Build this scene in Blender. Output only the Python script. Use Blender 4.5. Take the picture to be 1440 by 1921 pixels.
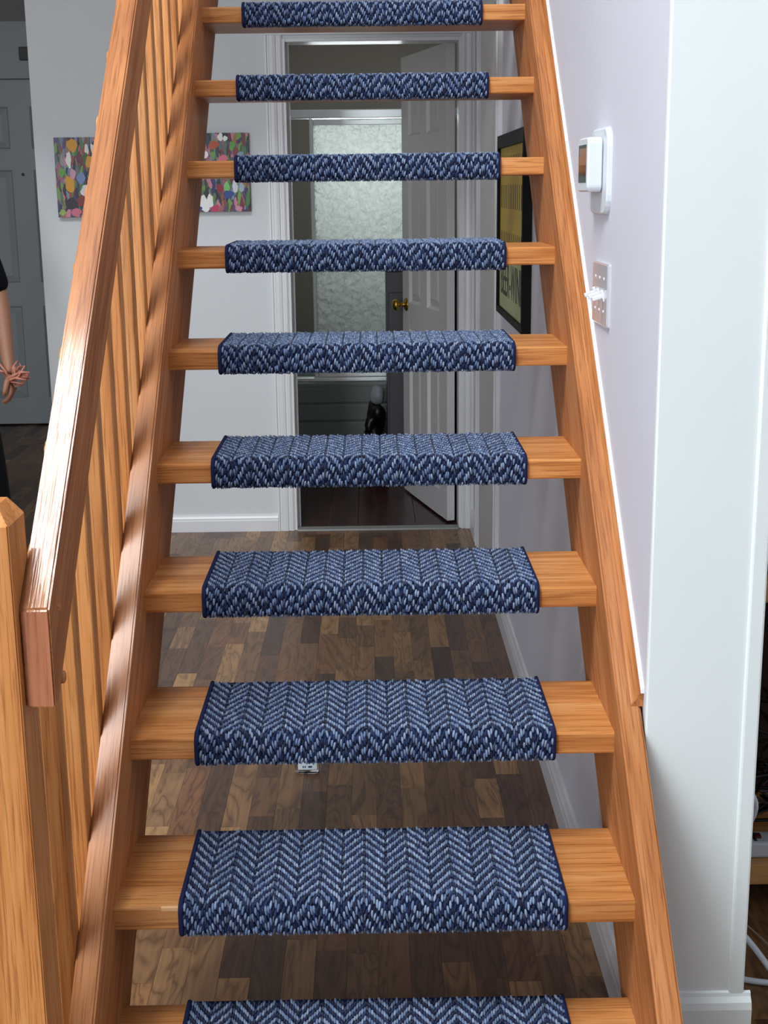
import bpy, bmesh, math, random
from mathutils import Vector, Matrix, Euler
random.seed(7)
for o in list(bpy.data.objects): bpy.data.objects.remove(o)
SC = bpy.context.scene; COL = SC.collection
# ------------------------------------------------------------------ camera
pit, yaw, roll = 0.23533, 0.00848, -0.0117
F = Vector((math.sin(yaw)*math.cos(pit), math.cos(yaw)*math.cos(pit), -math.sin(pit)))
R = Vector((math.cos(yaw), -math.sin(yaw), 0)); U = R.cross(F)
R2 = math.cos(roll)*R + math.sin(roll)*U; U2 = -math.sin(roll)*R + math.cos(roll)*U
cam = bpy.data.cameras.new('camera'); co = bpy.data.objects.new('camera', cam); COL.objects.link(co)
M = Matrix((R2, U2, -F)).transposed().to_4x4(); M.translation = Vector((0.0056, -1.898, 1.4587)); co.matrix_world = M
cam.sensor_fit = 'HORIZONTAL'; cam.sensor_width = 36; cam.lens = 2544.34/1440*36; cam.clip_start = .05
SC.camera = co
# ------------------------------------------------------------------ light
SC.view_settings.view_transform = 'Standard'; SC.view_settings.look = 'None'
SC.view_settings.gamma = 1; SC.view_settings.use_curve_mapping = False; SC.view_settings.exposure = 0.45
w = bpy.data.worlds.new('sky'); SC.world = w; w.use_nodes = True
w.node_tree.nodes['Background'].inputs[0].default_value = (.75, .87, 1, 1); w.node_tree.nodes['Background'].inputs[1].default_value = .3
def area(name, loc, rot, sx, sy, power, col, spread=180):
    l = bpy.data.lights.new(name, 'AREA'); l.shape = 'RECTANGLE'; l.size = sx; l.size_y = sy; l.energy = power; l.color = col
    l.spread = math.radians(spread)
    o = bpy.data.objects.new(name, l); COL.objects.link(o); o.location = loc; o.rotation_euler = rot; return o
area('window_daylight', (-2.3, -4.45, 1.75), (math.radians(90), 0, 0), 1.8, 1.8, 98, (.93, .97, 1))
area('skylight_daylight', (-1.28, -0.72, 4.93), (0, 0, 0), 1.3, 1.6, 140, (.95, .98, 1))
area('bathroom_daylight', (.0, 5.98, 1.62), (math.radians(-90), 0, 0), .6, .45, 9, (.92, .97, 1))
# ------------------------------------------------------------------ materials
def lin(h):
    h = h.lstrip('#'); v = [int(h[i:i+2], 16)/255 for i in (0, 2, 4)]
    return tuple((c/12.92 if c <= .04045 else ((c+.055)/1.055)**2.4) for c in v)+(1,)
def mat(name, col, rough=.5, metal=0, spec=.5, coat=0, coat_r=.1):
    m = bpy.data.materials.new(name); m.use_nodes = True; b = m.node_tree.nodes['Principled BSDF']
    b.inputs['Base Color'].default_value = lin(col) if isinstance(col, str) else col
    b.inputs['Roughness'].default_value = rough; b.inputs['Metallic'].default_value = metal
    b.inputs['Specular IOR Level'].default_value = spec; b.inputs['Coat Weight'].default_value = coat; b.inputs['Coat Roughness'].default_value = coat_r
    return m
def N(m, t, **k):
    n = m.node_tree.nodes.new(t)
    for a, v in k.items(): setattr(n, a, v)
    return n
def L(m, a, b): m.node_tree.links.new(a, b)
def ramp(m, stops):
    r = N(m, 'ShaderNodeValToRGB'); e = r.color_ramp.elements
    while len(e) < len(stops): e.new(.5)
    for i, (p, c) in enumerate(stops): e[i].position = p; e[i].color = lin(c) if isinstance(c, str) else c
    return r
def wood(name, axis, cols, rough=.3, coat=.5, scale=1.0, pores=True, coat_r=.12, bump=.15):
    """procedural timber, grain along the given object axis"""
    m = mat(name, '#ffffff', rough, coat=coat, coat_r=coat_r); nt = m.node_tree; b = nt.nodes['Principled BSDF']
    tc = N(m, 'ShaderNodeTexCoord'); oi = N(m, 'ShaderNodeObjectInfo')
    off = N(m, 'ShaderNodeVectorMath', operation='SCALE'); off.inputs[0].default_value = (3.1, 5.7, 9.3); L(m, oi.outputs['Random'], off.inputs['Scale'])
    add = N(m, 'ShaderNodeVectorMath', operation='ADD'); L(m, tc.outputs['Object'], add.inputs[0]); L(m, off.outputs[0], add.inputs[1])
    def mp(lo, hi):
        x = N(m, 'ShaderNodeMapping'); s = [hi*scale]*3; s['xyz'.index(axis)] = lo*scale; x.inputs['Scale'].default_value = s
        L(m, add.outputs[0], x.inputs['Vector']); return x
    n1 = N(m, 'ShaderNodeTexNoise'); n1.inputs['Scale'].default_value = 1; n1.inputs['Detail'].default_value = 5; n1.inputs['Distortion'].default_value = 1.2
    L(m, mp(1.6, 26).outputs[0], n1.inputs['Vector'])
    n2 = N(m, 'ShaderNodeTexNoise'); n2.inputs['Scale'].default_value = 1; n2.inputs['Detail'].default_value = 2; n2.inputs['Distortion'].default_value = .4
    L(m, mp(9, 330).outputs[0], n2.inputs['Vector'])
    r1 = ramp(m, [(.28, cols[0]), (.5, cols[1]), (.72, cols[2])]); L(m, n1.outputs['Fac'], r1.inputs['Fac'])
    r2 = ramp(m, [(.34, (.55, .45, .38, 1)), (.5, (1, 1, 1, 1))]); L(m, n2.outputs['Fac'], r2.inputs['Fac'])
    mx = N(m, 'ShaderNodeMix', data_type='RGBA', blend_type='MULTIPLY'); mx.inputs['Factor'].default_value = .75 if pores else .3
    L(m, r1.outputs[0], mx.inputs['A']); L(m, r2.outputs[0], mx.inputs['B'])
    hs = N(m, 'ShaderNodeHueSaturation'); mr = N(m, 'ShaderNodeMapRange'); mr.inputs['To Min'].default_value = .88; mr.inputs['To Max'].default_value = 1.1
    L(m, oi.outputs['Random'], mr.inputs['Value']); L(m, mr.outputs[0], hs.inputs['Value']); L(m, mx.outputs['Result'], hs.inputs['Color'])
    L(m, hs.outputs[0], b.inputs['Base Color'])
    bp = N(m, 'ShaderNodeBump'); bp.inputs['Strength'].default_value = bump; bp.inputs['Distance'].default_value = .001
    L(m, n2.outputs['Fac'], bp.inputs['Height']); L(m, bp.outputs[0], b.inputs['Normal']); L(m, bp.outputs[0], b.inputs['Coat Normal'])
    return m
OAK = ('#b4713b', '#cf8c4f', '#dca166')
OX, OY, OZ = (wood('oak_%s' % a, a, OAK, .42, .1, coat_r=.25) for a in 'xyz')
RAIL = wood('oak_glossy_rail', 'y', ('#9c5f36', '#bb7a48', '#c98a58'), .42, .75, coat_r=.1, bump=.5)
STR = wood('oak_stringer', 'y', ('#a56536', '#be7c48', '#cb8d5c'), .42, .42, coat_r=.17)
ENDG = wood('oak_end_face', 'z', ('#a65f3c', '#bf7a52', '#c98760'), .5, .1, scale=.8)
for m_ in (OX, OY, OZ, RAIL, STR):
    b_ = m_.node_tree.nodes['Principled BSDF']; b_.inputs['Specular IOR Level'].default_value = .2; b_.inputs['Coat IOR'].default_value = 1.42
    if m_ in (RAIL, STR):      # same varnish throughout; top sheen and dulled side reflections are put in by facing
        tc_ = N(m_, 'ShaderNodeTexCoord'); sx_ = N(m_, 'ShaderNodeSeparateXYZ'); L(m_, tc_.outputs['Normal'], sx_.inputs[0])
        mr_ = N(m_, 'ShaderNodeMapRange'); mr_.inputs['From Min'].default_value = .3; mr_.inputs['From Max'].default_value = .8
        mr_.inputs['To Min'].default_value = .03; mr_.inputs['To Max'].default_value = .85 if m_ == RAIL else .45
        L(m_, sx_.outputs['Z'], mr_.inputs['Value']); L(m_, mr_.outputs[0], b_.inputs['Coat Weight'])
        mq_ = N(m_, 'ShaderNodeMapRange'); mq_.inputs['From Min'].default_value = .3; mq_.inputs['From Max'].default_value = .8
        mq_.inputs['To Min'].default_value = .62; mq_.inputs['To Max'].default_value = .4; L(m_, sx_.outputs['Z'], mq_.inputs['Value']); L(m_, mq_.outputs[0], b_.inputs['Roughness'])
def paint(name, col, rough=.55, bump=.05):
    m = mat(name, col, rough); b = m.node_tree.nodes['Principled BSDF']
    tc = N(m, 'ShaderNodeTexCoord'); n = N(m, 'ShaderNodeTexNoise'); n.inputs['Scale'].default_value = 220; n.inputs['Detail'].default_value = 3
    L(m, tc.outputs['Object'], n.inputs['Vector'])
    n2 = N(m, 'ShaderNodeTexNoise'); n2.inputs['Scale'].default_value = 1.3; L(m, tc.outputs['Object'], n2.inputs['Vector'])
    c = Vector(b.inputs['Base Color'].default_value[:3])
    r = ramp(m, [(.35, tuple(c*.965)+(1,)), (.65, tuple(c*1.02)+(1,))]); L(m, n2.outputs['Fac'], r.inputs['Fac']); L(m, r.outputs[0], b.inputs['Base Color'])
    bp = N(m, 'ShaderNodeBump'); bp.inputs['Strength'].default_value = bump; bp.inputs['Distance'].default_value = .001
    L(m, n.outputs['Fac'], bp.inputs['Height']); L(m, bp.outputs[0], b.inputs['Normal']); return m
WALL = paint('wall_paint', '#d9dce6'); WALLG = paint('hall_wall_paint', '#d3d9db'); ENDP = paint('gloss_white_paint', '#eef9f8', .35)
TRIM = paint('trim_paint', '#dfe2e4', .3, .02); CEIL = paint('ceiling_paint', '#dcdcd8', .8); DOORP = paint('door_paint', '#cfcfcf', .4, .02)
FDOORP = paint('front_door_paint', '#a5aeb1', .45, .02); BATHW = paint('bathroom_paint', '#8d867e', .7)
WHITEP = mat('white_plastic', '#dde4ea', .35); PLATE = mat('switch_plate_plastic', '#d5d6dc', .2, metal=.35); WHITE2 = mat('bright_white_plastic', '#e9ecf0', .35); BRASS = mat('brass', '#b08d3e', .25, metal=1)
CHROME = mat('brushed_chrome', '#f4fcfc', .33, metal=1); BLACK = mat('black_satin', '#0d0c0e', .35); SCREEN = mat('dark_screen', '#15171a', .15)
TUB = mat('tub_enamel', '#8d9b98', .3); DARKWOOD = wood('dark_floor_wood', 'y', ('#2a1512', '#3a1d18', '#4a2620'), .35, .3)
VANITY = mat('dark_vanity_paint', '#3d3c42', .4); SCREEN2 = mat('tan_screen_window', '#a0714e', .3)
CAULK = mat('white_caulk', '#f4f2f6', .5)
# walnut strip flooring with per strip tone
def strip_mat():
    m = mat('walnut_strip', '#6b4a30', .36, spec=.5); b = m.node_tree.nodes['Principled BSDF']
    tc = N(m, 'ShaderNodeTexCoord'); oi = N(m, 'ShaderNodeObjectInfo')
    at_ = N(m, 'ShaderNodeAttribute'); at_.attribute_name = 'strip_tone'; sm = N(m, 'ShaderNodeMath', operation='ADD'); L(m, oi.outputs['Random'], sm.inputs[0]); L(m, at_.outputs['Fac'], sm.inputs[1])
    off = N(m, 'ShaderNodeVectorMath', operation='SCALE'); off.inputs[0].default_value = (31, 57, 93); L(m, sm.outputs[0], off.inputs['Scale'])
    add = N(m, 'ShaderNodeVectorMath', operation='ADD'); L(m, tc.outputs['Object'], add.inputs[0]); L(m, off.outputs[0], add.inputs[1])
    mp = N(m, 'ShaderNodeMapping'); mp.inputs['Scale'].default_value = (14, 2.4, 14); L(m, add.outputs[0], mp.inputs['Vector'])
    n1 = N(m, 'ShaderNodeTexNoise'); n1.inputs['Scale'].default_value = .8; n1.inputs['Detail'].default_value = 2.5; n1.inputs['Distortion'].default_value = 1.6; L(m, mp.outputs[0], n1.inputs['Vector'])
    # contour lines of the noise give the swirling figure of walnut
    mu = N(m, 'ShaderNodeMath', operation='MULTIPLY'); mu.inputs[1].default_value = 7; L(m, n1.outputs['Fac'], mu.inputs[0])
    fr = N(m, 'ShaderNodeMath', operation='PINGPONG'); fr.inputs[1].default_value = .5; L(m, mu.outputs[0], fr.inputs[0])
    r1 = ramp(m, [(0, (.45, .38, .34, 1)), (.14, (.8, .76, .73, 1)), (.35, (1, 1, 1, 1)), (.5, (1.1, 1.08, 1.05, 1))]); L(m, fr.outputs[0], r1.inputs['Fac'])
    tone = ramp(m, [(0, '#4c3020'), (.15, '#83603f'), (.3, '#5c3d28'), (.42, '#9a764f'), (.55, '#6b4a31'), (.68, '#4c3424'), (.8, '#ad8658'), (.9, '#7c5434')])
    wn = N(m, 'ShaderNodeTexWhiteNoise', noise_dimensions='1D'); L(m, sm.outputs[0], wn.inputs['W']); L(m, wn.outputs['Value'], tone.inputs['Fac'])
    mx = N(m, 'ShaderNodeMix', data_type='RGBA', blend_type='MULTIPLY'); mx.inputs['Factor'].default_value = .9
    L(m, tone.outputs[0], mx.inputs['A']); L(m, r1.outputs[0], mx.inputs['B'])
    n2 = N(m, 'ShaderNodeTexNoise'); n2.inputs['Scale'].default_value = 1; mp2 = N(m, 'ShaderNodeMapping'); mp2.inputs['Scale'].default_value = (160, 5, 160); L(m, add.outputs[0], mp2.inputs['Vector']); L(m, mp2.outputs[0], n2.inputs['Vector'])
    r2 = ramp(m, [(.3, (.72, .7, .68, 1)), (.6, (1.06, 1.06, 1.06, 1))]); L(m, n2.outputs['Fac'], r2.inputs['Fac'])
    mx2 = N(m, 'ShaderNodeMix', data_type='RGBA', blend_type='MULTIPLY'); mx2.inputs['Factor'].default_value = .8
    L(m, mx.outputs['Result'], mx2.inputs['A']); L(m, r2.outputs[0], mx2.inputs['B']); L(m, mx2.outputs['Result'], b.inputs['Base Color'])
    return m
STRIP = strip_mat()
def yarn(name):
    m = mat(name, '#5b7bb5', .95, spec=.1); b = m.node_tree.nodes['Principled BSDF']
    a = N(m, 'ShaderNodeVertexColor'); a.layer_name = 'yarn'
    tc = N(m, 'ShaderNodeTexCoord'); n = N(m, 'ShaderNodeTexNoise'); n.inputs['Scale'].default_value = 900; L(m, tc.outputs['Object'], n.inputs['Vector'])
    r = ramp(m, [(.3, (.6, .6, .65, 1)), (.7, (1.2, 1.2, 1.15, 1))]); L(m, n.outputs['Fac'], r.inputs['Fac'])
    mx = N(m, 'ShaderNodeMix', data_type='RGBA', blend_type='MULTIPLY'); mx.inputs['Factor'].default_value = .8
    L(m, a.outputs['Color'], mx.inputs['A']); L(m, r.outputs[0], mx.inputs['B']); L(m, mx.outputs['Result'], b.inputs['Base Color'])
    b.inputs['Sheen Weight'].default_value = .2; return m
YARN = yarn('heathered_blue_yarn'); NAVY = mat('navy_backing', '#16233f', .95, spec=.1); BIND = mat('navy_binding', '#1d2346', .9, spec=.15)
def vcol(name, layer='paint', rough=.5):
    m = mat(name, '#ffffff', rough); a = N(m, 'ShaderNodeVertexColor'); a.layer_name = layer
    L(m, a.outputs['Color'], m.node_tree.nodes['Principled BSDF'].inputs['Base Color']); return m
DAB = vcol('acrylic_paint')
def frosted():
    m = bpy.data.materials.new('pebbled_glass'); m.use_nodes = True; nt = m.node_tree; b = nt.nodes['Principled BSDF']
    b.inputs['Base Color'].default_value = lin('#c8d0cf'); b.inputs['Roughness'].default_value = .2
    tc = N(m, 'ShaderNodeTexCoord'); v = N(m, 'ShaderNodeTexVoronoi'); v.inputs['Scale'].default_value = 46; v.feature = 'SMOOTH_F1'
    n = N(m, 'ShaderNodeTexNoise'); n.inputs['Scale'].default_value = 30; n.inputs['Detail'].default_value = 1
    mx = N(m, 'ShaderNodeMix', data_type='VECTOR'); mx.inputs['Factor'].default_value = .06
    L(m, tc.outputs['Object'], mx.inputs['A']); L(m, n.outputs['Color'], mx.inputs['B']); L(m, tc.outputs['Object'], n.inputs['Vector'])
    L(m, mx.outputs['Result'], v.inputs['Vector'])
    bp = N(m, 'ShaderNodeBump'); bp.inputs['Strength'].default_value = 1; bp.inputs['Distance'].default_value = .02
    L(m, v.outputs['Distance'], bp.inputs['Height']); L(m, bp.outputs[0], b.inputs['Normal'])
    tr = N(m, 'ShaderNodeBsdfTranslucent'); tr.inputs['Color'].default_value = lin('#f0f5f1'); L(m, bp.outputs[0], tr.inputs['Normal'])
    ms = N(m, 'ShaderNodeMixShader'); ms.inputs[0].default_value = .6
    L(m, b.outputs[0], ms.inputs[1]); L(m, tr.outputs[0], ms.inputs[2]); L(m, ms.outputs[0], nt.nodes['Material Output'].inputs['Surface']); return m
FROST = frosted()
def glassm(name, col='#f4fafa', rough=.03):
    m = mat(name, col, rough); m.node_tree.nodes['Principled BSDF'].inputs['Transmission Weight'].default_value = 1
    m.node_tree.nodes['Principled BSDF'].inputs['IOR'].default_value = 1.4; return m
CLEAR = glassm('clear_plastic')
# ------------------------------------------------------------------ helpers
def box(bm, x0, x1, y0, y1, z0, z1, bev=0, seg=2):
    r = bmesh.ops.create_cube(bm, size=1); vs = r['verts']
    for v in vs:
        v.co = Vector(((x0+x1)/2+v.co.x*(x1-x0), (y0+y1)/2+v.co.y*(y1-y0), (z0+z1)/2+v.co.z*(z1-z0)))
    if bev:
        es = {e for v in vs for e in v.link_edges}
        bmesh.ops.bevel(bm, geom=list(es), offset=bev, segments=seg, affect='EDGES', profile=.5)
def tube(bm, pts, r, n=8, caps=True):
    pts = [Vector(p) for p in pts]; rings = []
    rs = r if isinstance(r, (list, tuple)) else [r]*len(pts)
    prev = None
    for i, p in enumerate(pts):
        t = (pts[min(i+1, len(pts)-1)]-pts[max(i-1, 0)]).normalized()
        a = prev if prev is not None else (Vector((0, 0, 1)) if abs(t.z) < .9 else Vector((1, 0, 0)))
        u = (a - t*a.dot(t)).normalized(); prev = u; v = t.cross(u)
        rings.append([bm.verts.new(p+(u*math.cos(2*math.pi*k/n)+v*math.sin(2*math.pi*k/n))*rs[i]) for k in range(n)])
    for a, b in zip(rings, rings[1:]):
        for k in range(n): bm.faces.new((a[k], a[(k+1) % n], b[(k+1) % n], b[k])).smooth = True
    if caps: bm.faces.new(rings[0][::-1]); bm.faces.new(rings[-1])
def lathe(bm, prof, n=24, mtx=Matrix()):
    rings = [[bm.verts.new(mtx @ Vector((r*math.cos(2*math.pi*k/n), r*math.sin(2*math.pi*k/n), z))) for k in range(n)] for r, z in prof]
    for a, b in zip(rings, rings[1:]):
        for k in range(n): bm.faces.new((a[k], a[(k+1) % n], b[(k+1) % n], b[k])).smooth = True
    bm.faces.new(rings[0][::-1]); bm.faces.new(rings[-1])
def prism(bm, prof, axis, a, b):
    """extrude a 2D outline (list of pairs) along axis from a to b"""
    def P(u, v, t): return {'x': (t, u, v), 'y': (u, t, v), 'z': (u, v, t)}[axis]
    A = [bm.verts.new(P(u, v, a)) for u, v in prof]; B = [bm.verts.new(P(u, v, b)) for u, v in prof]; n = len(prof)
    for k in range(n): bm.faces.new((A[k], A[(k+1) % n], B[(k+1) % n], B[k]))
    bm.faces.new(A[::-1]); bm.faces.new(B)
def obj(name, bm, m, parent=None, kind=None, label=None, loc=None, keep=False):
    bmesh.ops.recalc_face_normals(bm, faces=bm.faces[:]) if not keep else None
    me = bpy.data.meshes.new(name); bm.to_mesh(me); bm.free(); me.materials.append(m)
    o = bpy.data.objects.new(name, me); COL.objects.link(o)
    if parent: o.parent = parent
    if kind: o['kind'] = kind
    if label: o['label'] = label
    if loc: o.location = loc
    return o
def tag(o, label, cat, group=None):
    o['label'] = label; o['category'] = cat
    if group: o['group'] = group
    return o
def thing(name, label, cat, loc=(0, 0, 0), rz=0, group=None):
    o = bpy.data.objects.new(name, None); COL.objects.link(o); o.location = loc; o.rotation_euler = (0, 0, rz); o.empty_display_size = .05
    return tag(o, label, cat, group)
def B1(name, m, parent, *b, bev=0, **k):
    bm = bmesh.new(); box(bm, *b, bev=bev); return obj(name, bm, m, parent, **k)
# ------------------------------------------------------------------ stair numbers
W2, RUN, RISE, TH, DEP = .4034, .2115, .19, .0383, .2461
SL = RISE/RUN
def nose(y): return .38+SL*y          # line through the tread noses
YB = 3.87                              # back wall of the hall
XR = .445                              # right wall face
# ------------------------------------------------------------------ setting
fl = B1('floor', mat('subfloor', '#3a2c22', .7), None, -3.4, 3.1, -4.6, 6.9, -.06, -.004, kind='structure')
# walnut strips: pieces in view singly, the rest joined
strips = []
y_start = {}
ix = 0; SW = .061
x = -3.35
while x < 3.05:
    y = -4.6+random.random()*.3
    while y < 6.8:
        l = random.choice((.22, .30, .38, .46, .54))
        strips.append((x, min(y, 6.8), min(y+l, 6.8))); y += l
    x += SW
def seen(s):
    x, y0, y1 = s; yc = (y0+y1)/2
    return (-.5 < x < .45 and -.35 < y1 and y0 < YB) or (-.9 < x <= -.5 and 1.2 < yc < YB) or (-2.7 < x < -1.1 and 4.3 < yc < 6.75 and abs(x+1.75) < .35) or (.62 < x < .95 and .0 < y1 and y0 < 1.0)
meshes = {}
def strip_mesh(l):
    k = round(l, 3)
    if k not in meshes:
        bm = bmesh.new(); box(bm, .00025, SW-.00025, .00025, l-.00025, -.0055, 0)
        me = bpy.data.meshes.new('plank'); bm.to_mesh(me); bm.free(); me.materials.append(STRIP); meshes[k] = me
    return meshes[k]
inside = lambda s: s[2]-s[1] > .02 and not (-.62 < s[0] < 1.05 and s[1] > YB-.01)
sv = [s for s in strips if seen(s) and inside(s)][:]
sv.sort(key=lambda s: (s[0] < -1, s[1])); vis = sv[:298]; vs_ = set(vis)
for s in vis:
    o = bpy.data.objects.new('plank', strip_mesh(s[2]-s[1])); COL.objects.link(o); o.parent = fl; o.location = (s[0], s[1], 0)
bm = bmesh.new()
for s in strips:
    if s in vs_ or not inside(s): continue
    a, b = s[0]+.00025, s[0]+SW-.00025; c, d = s[1]+.00025, s[2]-.00025
    v = [bm.verts.new((p, q, 0)) for p, q in ((a, c), (b, c), (b, d), (a, d))]; bm.faces.new(v)
    v2 = [bm.verts.new((p, q, -.0055)) for p, q in ((a, c), (b, c), (b, d), (a, d))]
    for k in range(4): bm.faces.new((v2[k], v2[(k+1) % 4], v[(k+1) % 4], v[k]))
pf = obj('plank', bm, STRIP, fl, kind='stuff', keep=True)
ta = pf.data.attributes.new('strip_tone', 'FLOAT', 'FACE'); rt = random.Random(5); vals = []
for k in range(len(pf.data.polygons)//5): vals += [rt.random()*3]*5
ta.data.foreach_set('value', vals)
# back wall with bathroom doorway (opening x -.335..0.405, z 0..2.045)
DX0, DX1, DZ = -.336, .392, 2.045
bm = bmesh.new()
box(bm, -1.36, DX0, YB, YB+.12, 0, 2.45); box(bm, DX0, DX1, YB, YB+.12, DZ, 2.45); box(bm, DX1, XR+.18, YB, YB+.12, 0, 2.45)
obj('wall_back', bm, WALLG, kind='structure')
B1('wall_passage', WALLG, None, -1.36, -1.24, YB+.12, 6.9, 0, 2.45, kind='structure')
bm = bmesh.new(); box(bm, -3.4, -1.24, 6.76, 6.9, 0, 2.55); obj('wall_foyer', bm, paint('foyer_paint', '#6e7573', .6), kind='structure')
B1('wall_left', WALL, None, -3.5, -3.35, -4.6, 6.9, 0, 5, kind='structure')
# rear wall with a window opening behind the camera
bm = bmesh.new(); box(bm, -3.4, -3.25, -4.7, -4.55, 0, 5); box(bm, -1.35, 3.1, -4.7, -4.55, 0, 5); box(bm, -3.25, -1.35, -4.7, -4.55, 0, .82); box(bm, -3.25, -1.35, -4.7, -4.55, 2.68, 5)
obj('wall_rear', bm, WALL, kind='structure')
bm = bmesh.new()
for a in (-3.25, -2.33, -1.4): box(bm, a, a+.05, -4.64, -4.6, .82, 2.68)
for z in (.82, 2.63): box(bm, -3.25, -1.35, -4.64, -4.6, z, z+.05)
obj('window_1', bm, TRIM, kind='structure')
B1('wall_far_right', WALL, None, 3.1, 3.25, -4.6, 6.9, 0, 5, kind='structure')
# partition on the right of the stair
B1('wall_right', WALL, None, XR, XR+.178, .172, YB, 0, 4.95, kind='structure')
B1('wall_upper_back', WALL, None, -3.4, 3.1, 6.0, 6.12, 2.66, 4.95, kind='structure')
B1('wall_side_back', WALL, None, XR+.178, 3.1, YB, YB+.12, 0, 2.45, kind='structure')
# ceilings
bm = bmesh.new(); box(bm, -3.4, XR-.002, 2.62, YB+.12, 2.45, 2.66); box(bm, -3.4, -1.24, YB+.12, 6.76, 2.45, 2.66); box(bm, -1.24, 3.1, YB+.12, 6.76, 2.45, 2.66)
obj('ceiling', bm, CEIL, kind='structure')
bm = bmesh.new()
box(bm, -3.4, -1.95, -4.6, 6.0, 4.95, 5.05); box(bm, -.6, 3.1, -4.6, 6.0, 4.95, 5.05); box(bm, -1.95, -.6, -4.6, -1.55, 4.95, 5.05); box(bm, -1.95, -.6, .1, 6.0, 4.95, 5.05)
obj('ceiling_upper', bm, CEIL, kind='structure')
# painted end cap of the partition: panel, corner strip and plinth
bm = bmesh.new(); box(bm, XR-.001, XR+.178, .16, .174, .0, 4.9, bev=.003); obj('trim_1', bm, ENDP, kind='structure')
bm = bmesh.new(); box(bm, XR+.156, XR+.183, .1555, .2, .1, 4.9, bev=.004); obj('trim_2', bm, ENDP, kind='structure')
bm = bmesh.new()
prism(bm, [(.16, 0), (.144, 0), (.144, .088), (.147, .1), (.154, .108), (.156, .114), (.16, .116)], 'x', XR-.003, XR+.178+.016)
prism(bm, [(XR+.178, 0), (XR+.194, 0), (XR+.194, .088), (XR+.191, .1), (XR+.184, .108), (XR+.178, .116)], 'y', .16, 3.6)
obj('baseboard_end', bm, ENDP, kind='structure')
# baseboards of the hall
def base_prof(s=1): return [(0, 0), (s*.016, 0), (s*.016, .05), (s*.0135, .056), (s*.0135, .062), (s*.009, .07), (s*.006, .078), (0, .08)]
bm = bmesh.new(); prism(bm, [(YB-a, b*.95) for a, b in base_prof()], 'x', -1.36, -.407); obj('baseboard_back', bm, TRIM, kind='structure')
bm = bmesh.new(); prism(bm, [(XR-a, b*1.15) for a, b in base_prof()], 'y', .175, 2.69); obj('baseboard_right', bm, TRIM, kind='structure')
bm = bmesh.new(); prism(bm, [(XR-a, b*1.15) for a, b in base_prof()], 'y', 3.62, YB); obj('baseboard_corner', bm, TRIM, kind='structure')
# casing of the bathroom doorway (fluted profile)
def casing_v(bm, x0, w, y, z0, z1, d=1, flip=1):
    # profile across x, proud towards -y
    pr = [(0, 0), (0, .009), (.1, .013), (.22, .013), (.26, .009), (.34, .009), (.38, .014), (.55, .016), (.72, .016), (.78, .011), (.86, .011), (.9, .018), (1, .018), (1, 0)]
    pts = [((x0+w*(a if flip > 0 else 1-a)), y-b*d) for a, b in pr]
    prism(bm, pts, 'z', z0, z1)
bm = bmesh.new()
casing_v(bm, DX0-.07, .07, YB, 0, DZ+.012, flip=-1)
casing_v(bm, DX1+.0, .052, YB, 0, DZ+.012)
box(bm, DX0-.07, DX1+.052, YB-.014, YB, DZ+.012, DZ+.08, bev=.003)
obj('trim_3', bm, TRIM, kind='structure')
bm = bmesh.new()
box(bm, DX0-.002, DX0+.012, YB-.006, YB+.125, 0, DZ, bev=.002); box(bm, DX1-.012, DX1+.002, YB-.006, YB+.125, 0, DZ, bev=.002); box(bm, DX0+.012, DX1-.012, YB-.006, YB+.125, DZ-.014, DZ, bev=.002)
box(bm, DX0+.012, DX0+.024, YB+.05, YB+.08, 0, DZ-.014)
obj('trim_4', bm, TRIM, kind='structure')
B1('trim_5', mat('threshold_metal', '#9a9c98', .5, metal=.3), None, DX0+.012, DX1-.012, YB-.03, YB+.03, -.001, .008, bev=.003, kind='structure')
# ------------------------------------------------------------------ six panel door builder
def panel_door(root, w, h, m, t=.035, rows=((.12, .80), (.92, 1.60), (1.68, 1.90)), mg=.11, mid=.10):
    """leaf in its own frame: x 0..w, y 0..t, z 0..h"""
    rows = [(a*h/2.03, b*h/2.03) for a, b in rows]
    cols = ((mg, w/2-mid/2), (w/2+mid/2, w-mg))
    bm = bmesh.new()
    box(bm, 0, mg, 0, t, 0, h, bev=.0015, seg=1); box(bm, w-mg, w, 0, t, 0, h, bev=.0015, seg=1); box(bm, w/2-mid/2, w/2+mid/2, .0003, t-.0003, 0, h)
    zs = [0]+[z for r in rows for z in r]+[h]
    for a, b in zip(zs[::2], zs[1::2]): box(bm, mg, w-mg, .0002, t-.0002, a, b)
    obj('frame', bm, m, root)
    for r in rows:
        for c in cols:
            bm = bmesh.new(); x0, x1, z0, z1 = c[0], c[1], r[0], r[1]
            box(bm, x0, x1, t/2-.004, t/2+.004, z0, z1)
            for s in (-1, 1):
                yo = t/2+s*.004; yi = t/2+s*(t/2-.003); q = []
                for k, (i, yy) in enumerate(((.012, yo), (.045, yi))):
                    q.append([bm.verts.new(p) for p in ((x0+i, yy, z0+i), (x1-i, yy, z0+i), (x1-i, yy, z1-i), (x0+i, yy, z1-i))])
                for k in range(4): bm.faces.new((q[0][k], q[0][(k+1) % 4], q[1][(k+1) % 4], q[1][k]))
                bm.faces.new(q[1])
                # sticking bead round the opening
                ye = t/2+s*(t/2)
                e0 = [bm.verts.new(p) for p in ((x0, ye, z0), (x1, ye, z0), (x1, ye, z1), (x0, ye, z1))]
                e1 = [bm.verts.new(p) for p in ((x0+.011, yo, z0+.011), (x1-.011, yo, z0+.011), (x1-.011, yo, z1-.011), (x0+.011, yo, z1-.011))]
                for k in range(4): bm.faces.new((e0[k], e0[(k+1) % 4], e1[(k+1) % 4], e1[k]))
            obj('door_panel', bm, m, root)
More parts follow.
